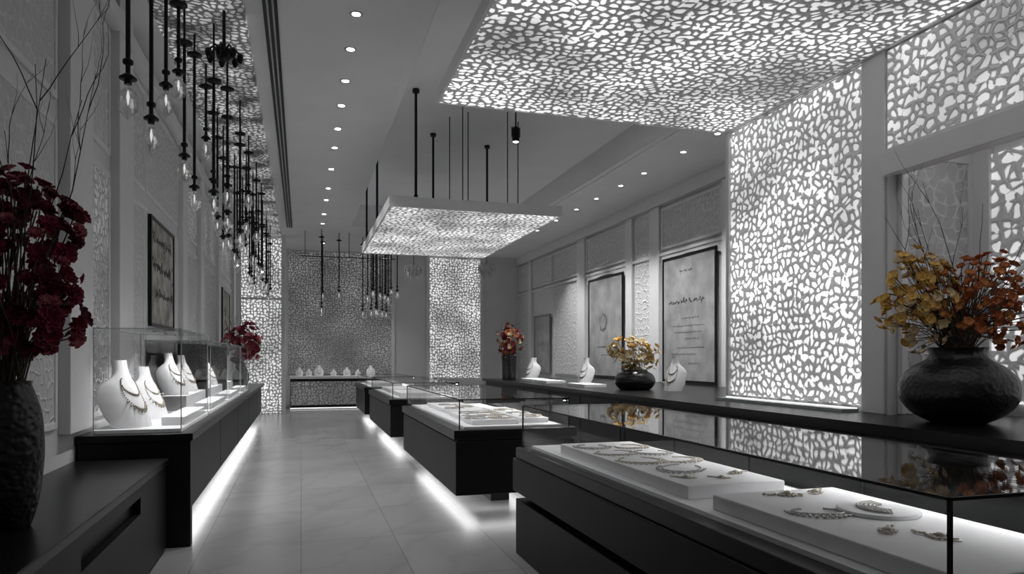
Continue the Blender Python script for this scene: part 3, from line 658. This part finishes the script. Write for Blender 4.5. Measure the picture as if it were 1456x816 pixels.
# ------------------------------------------------------------------ flowers
def blossom_mesh(seed,mat,R=.06,np_=6,layers=2,cup=.5,name='blossom'):
    rnd=random.Random(seed); m=MB()
    for l in range(layers):
        rr=R*(1-.2*l)
        for k in range(np_):
            a=2*math.pi*(k+.5*l)/np_+rnd.uniform(-.15,.15); L=rr*rnd.uniform(.92,1.06); W=L*(3.4/np_)
            ca,sa=math.cos(a),math.sin(a); vs=[]; nu,nv=5,4
            prof=(.2,.66,.98,1.0,.68)
            for i in range(nu):
                u=i/(nu-1); wd=W*prof[i]
                for j in range(nv):
                    v=-1+2*j/(nv-1)
                    z=rr*(cup+.45*l)*u*(1.25-.6*u)+ .22*rr*v*v*u + rnd.uniform(-.03,.03)*rr*u
                    x=L*(u-.15*v*v*u)*(1-.1*l); y=wd*v*.8; vs.append((x*ca-y*sa,x*sa+y*ca,z))
            fs=[(i*nv+j,(i+1)*nv+j,(i+1)*nv+j+1,i*nv+j+1) for i in range(nu-1) for j in range(nv-1)]
            m.add(vs,fs,True)
    m.sphere((0,0,R*.2),R*.22,6,4)
    return mesh_of(m,name,mat)
def leaf_mesh(L=.09,W=.018):
    m=MB(); vs=[]
    for i in range(6):
        u=i/5; w=W*math.sin(math.pi*(u*.9+.05)); z=-.25*L*u*u
        vs+=[(L*u,-w,z+.2*w),(L*u,0,z),(L*u,w,z+.2*w)]
    fs=[]
    for i in range(5):
        for j in range(2): fs.append((i*3+j,(i+1)*3+j,(i+1)*3+j+1,i*3+j+1))
    m.add(vs,fs,True); return mesh_of(m,'leaf',M_leaf)
LEAF=leaf_mesh()
def twig(m,rnd,p,d,L,r,depth=0,lim=None):
    pts=[Vector(p)]; dd=Vector(d).normalized(); n=8
    for i in range(n):
        dd=(dd+Vector((rnd.uniform(-.18,.18),rnd.uniform(-.18,.18),rnd.uniform(-.05,.14)))).normalized()
        q=pts[-1]+dd*L/n
        if lim: q.x=min(max(q.x,lim[0]),lim[1])
        pts.append(q)
        if depth<2 and i in (3,5,6) and rnd.random()<.6:
            sd=(dd+Vector((rnd.uniform(-.6,.6),rnd.uniform(-.6,.6),rnd.uniform(0,.3)))).normalized(); twig(m,rnd,pts[-1],sd,L*.4,r*.55,depth+1,lim)
    m.tube(pts,r,5,r1=r*.3)
def arrangement(label,loc,neck,clusters,kinds,seed,branches=0,bl=1.0,nleaf=10,tilt=0,bspread=.25,xlim=None,stem_r=.0035,qmin=.3):
    rnd=random.Random(seed); r=root('flower_arrangement',loc,label,'flower arrangement')
    meshes=[[blossom_mesh(seed*10+i*3+k,mt,sz,np_,ly,.5,nm) for k in range(2)] for i,(nm,mt,sz,np_,ly) in enumerate(kinds)]
    for (c0,rad,cnt,idx) in clusters:
        for _ in range(cnt):
            while True:
                q=Vector((rnd.uniform(-1,1),rnd.uniform(-1,1),rnd.uniform(-1,1)))
                if qmin<q.length<1: break
            p=Vector(c0)+Vector((q.x*rad[0],q.y*rad[1],q.z*rad[2]))
            if xlim: p.x=max(p.x,xlim[0]-loc[0]); p.x=min(p.x,xlim[1]-loc[0])
            ki=rnd.choice(idx)
            o=bpy.data.objects.new(kinds[ki][0],rnd.choice(meshes[ki])); COL.objects.link(o); o.parent=r; o.location=p
            dirv=(q+Vector((0,-.35,.3))+Vector((rnd.uniform(-.4,.4),rnd.uniform(-.4,.4),rnd.uniform(-.4,.4)))).normalized(); o.rotation_mode='QUATERNION'; o.rotation_quaternion=dirv.to_track_quat('Z','Y')
            s=rnd.uniform(.65,1.2); o.scale=(s,s,s)
            if _%2==0:
                a=rnd.random()*6.28; b0=Vector((neck*.6*math.cos(a),neck*.6*math.sin(a),-.04))
                mid=b0.lerp(p,.5)+Vector((0,0,.08)); pts=[b0,b0.lerp(mid,.6)+Vector((0,0,.03)),mid,mid.lerp(p,.5),p-dirv*.005]
                obj('stem',MB().tube(pts,stem_r,5),M_stem,parent=r)
    for _ in range(nleaf):
        a=rnd.random()*6.28; c0,rad,_c,_i=rnd.choice(clusters)
        o=obj('leaf',LEAF,None,parent=r,loc=(c0[0]*.7+rad[0]*.7*math.cos(a),c0[1]+rad[1]*.6*math.sin(a),c0[2]*.7+rad[2]*rnd.uniform(-.6,.5))); o.rotation_euler=(rnd.uniform(-.5,.5),rnd.uniform(-.8,.8),a); s=rnd.uniform(.7,1.3); o.scale=(s,s,s)
        if xlim: o.location.x=min(max(o.location.x,xlim[0]-loc[0]+.1),xlim[1]-loc[0])
    for k in range(branches):
        m=MB(); a=rnd.uniform(0,6.28); twig(m,rnd,(0,0,-.04),(bspread*math.cos(a)+tilt,bspread*math.sin(a),1),bl*rnd.uniform(.75,1.05),.005,0,(xlim[0]-.04-loc[0],xlim[1]+.05-loc[0]) if xlim else None)
        obj('branch',m,M_branch,parent=r,label='bare dark twig')
    return r
def smooth_prof(p,sub=5):
    out=[]
    for i in range(len(p)-1):
        a=p[max(i-1,0)]; b=p[i]; c=p[i+1]; d=p[min(i+2,len(p)-1)]
        for k in range(sub):
            t=k/sub
            out.append(tuple(.5*((2*b[j])+(-a[j]+c[j])*t+(2*a[j]-5*b[j]+4*c[j]-d[j])*t*t+(-a[j]+3*b[j]-3*c[j]+d[j])*t**3) for j in (0,1)))
    out.append(p[-1]); return out
def vase(prof,loc,label,mat=M_vase,n=40):
    r0,z1=prof[-1]
    p=smooth_prof(prof)+[(r0-.015,z1),(r0-.02,z1-.04),(r0-.03,z1-.1)]
    return obj('vase',MB().lathe(p,n,cap0=True,cap1=True),mat,loc=(loc[0],loc[1],loc[2]+.001),label=label,cat='vase')
vase([(.075,0),(.09,.01),(.12,.12),(.138,.28),(.14,.4),(.13,.52),(.105,.61),(.092,.65),(.095,.67)],(-1.29,3.78,.72),'tall black hammered ceramic vase on the low cabinet')
arrangement('burgundy and rose flowers with bare twigs in the tall vase',(-1.29,3.78,1.39),.09,
   [((.02,0,.6),(.29,.32,.38),100,(0,0,1,2,0)),((.06,0,.36),(.3,.3,.26),50,(0,0,1,2)),((.0,0,.88),(.18,.2,.16),16,(0,1,2))],
   [('burgundy_blossom',F_burg,.058,8,6),('rose_blossom',F_pink,.044,8,4),('wine_blossom',F_dark,.054,8,6)],3,branches=6,bl=1.8,nleaf=10,bspread=.2,xlim=(-1.56,-.9))
vase([(.15,0),(.2,.008),(.31,.07),(.385,.16),(.405,.25),(.385,.34),(.31,.425),(.225,.475),(.195,.505),(.19,.54),(.21,.575)],(4.82,4.22,1.0),'large round black lumpy vase on the long counter',M_vaseR,n=64)
arrangement('yellow orchids and rust flowers with bare twigs in round vase',(4.82,4.22,1.575),.15,
   [((-.3,.12,.38),(.28,.26,.42),98,(0,)),((.3,-.08,.36),(.48,.3,.4),98,(1,)),((.1,-.05,.34),(.44,.28,.36),98,(2,)),((-.28,.08,.36),(.27,.22,.4),80,(3,)),((.32,-.08,.36),(.46,.28,.38),80,(4,))],
   [('orchid_blossom',F_yel,.045,5,2),('rust_blossom',F_or,.04,6,2),('amber_blossom',F_amb,.038,6,2),('cream_orchid_blossom',F_cream,.036,5,2),('red_rust_blossom',F_or,.034,6,2)],5,branches=7,bl=1.3,nleaf=8,bspread=.26,stem_r=.003,qmin=.1,xlim=(4.2,5.7))
vase([(.18,0),(.24,.01),(.3,.08),(.31,.16),(.27,.24),(.2,.28),(.19,.31)],(4.95,9.95,1.0),'low round black bowl vase on the long counter',M_vaseG)
arrangement('cream and yellow flowers in the low bowl vase',(4.95,9.95,1.31),.17,[((0,0,.25),(.44,.3,.28),80,(0,1,1))],
   [('yellow_blossom',F_yel,.06,5,2),('cream_blossom',F_cream,.06,5,2)],8,branches=4,bl=.6,nleaf=20,qmin=.15)
vase([(.15,0),(.155,.02),(.17,.4),(.18,.52),(.17,.54)],(4.38,14.9,1.0),'tall black cylinder vase at the counter end',M_vaseG)
arrangement('red and orange flowers in a black cylinder vase',(4.38,14.9,1.54),.14,[((0,0,.36),(.3,.3,.36),80,(0,1,2,0))],
   [('red_blossom',F_red,.065,6,3),('orange_blossom',F_or,.06,6,2),('cream_blossom',F_cream,.055,5,2)],11,branches=4,bl=.9,nleaf=24,qmin=.15)
vase([(.1,0),(.11,.02),(.15,.15),(.15,.3),(.1,.42),(.09,.46),(.11,.5)],(-1.12,14.6,.9),'black ceramic vase at the end of the wall counter',M_vaseG)
arrangement('deep red flowers in a black vase on the counter',(-1.12,14.6,1.4),.08,[((0.05,0,.4),(.4,.35,.38),98,(0,1,2,2))],
   [('burgundy_blossom',F_burg,.075,6,3),('red_blossom',F_red,.075,6,3),('rose_blossom',F_pink,.06,6,2)],13,branches=5,bl=1.0,nleaf=24,xlim=(-1.52,-.6))

# ------------------------------------------------------------------ world + camera
wd=bpy.data.worlds.new('world'); scene.world=wd; wd.use_nodes=True
wd.node_tree.nodes['Background'].inputs[0].default_value=(.5,.5,.52,1); wd.node_tree.nodes['Background'].inputs[1].default_value=.05
cam=bpy.data.cameras.new('camera'); co=bpy.data.objects.new('camera',cam); COL.objects.link(co)
co.location=(0,0,1.5); co.rotation_euler=(math.pi/2,0,-math.radians(16.6))
cam.sensor_width=36; cam.lens=36*1006/1456; cam.shift_y=100/1456; cam.clip_start=.05
scene.camera=co
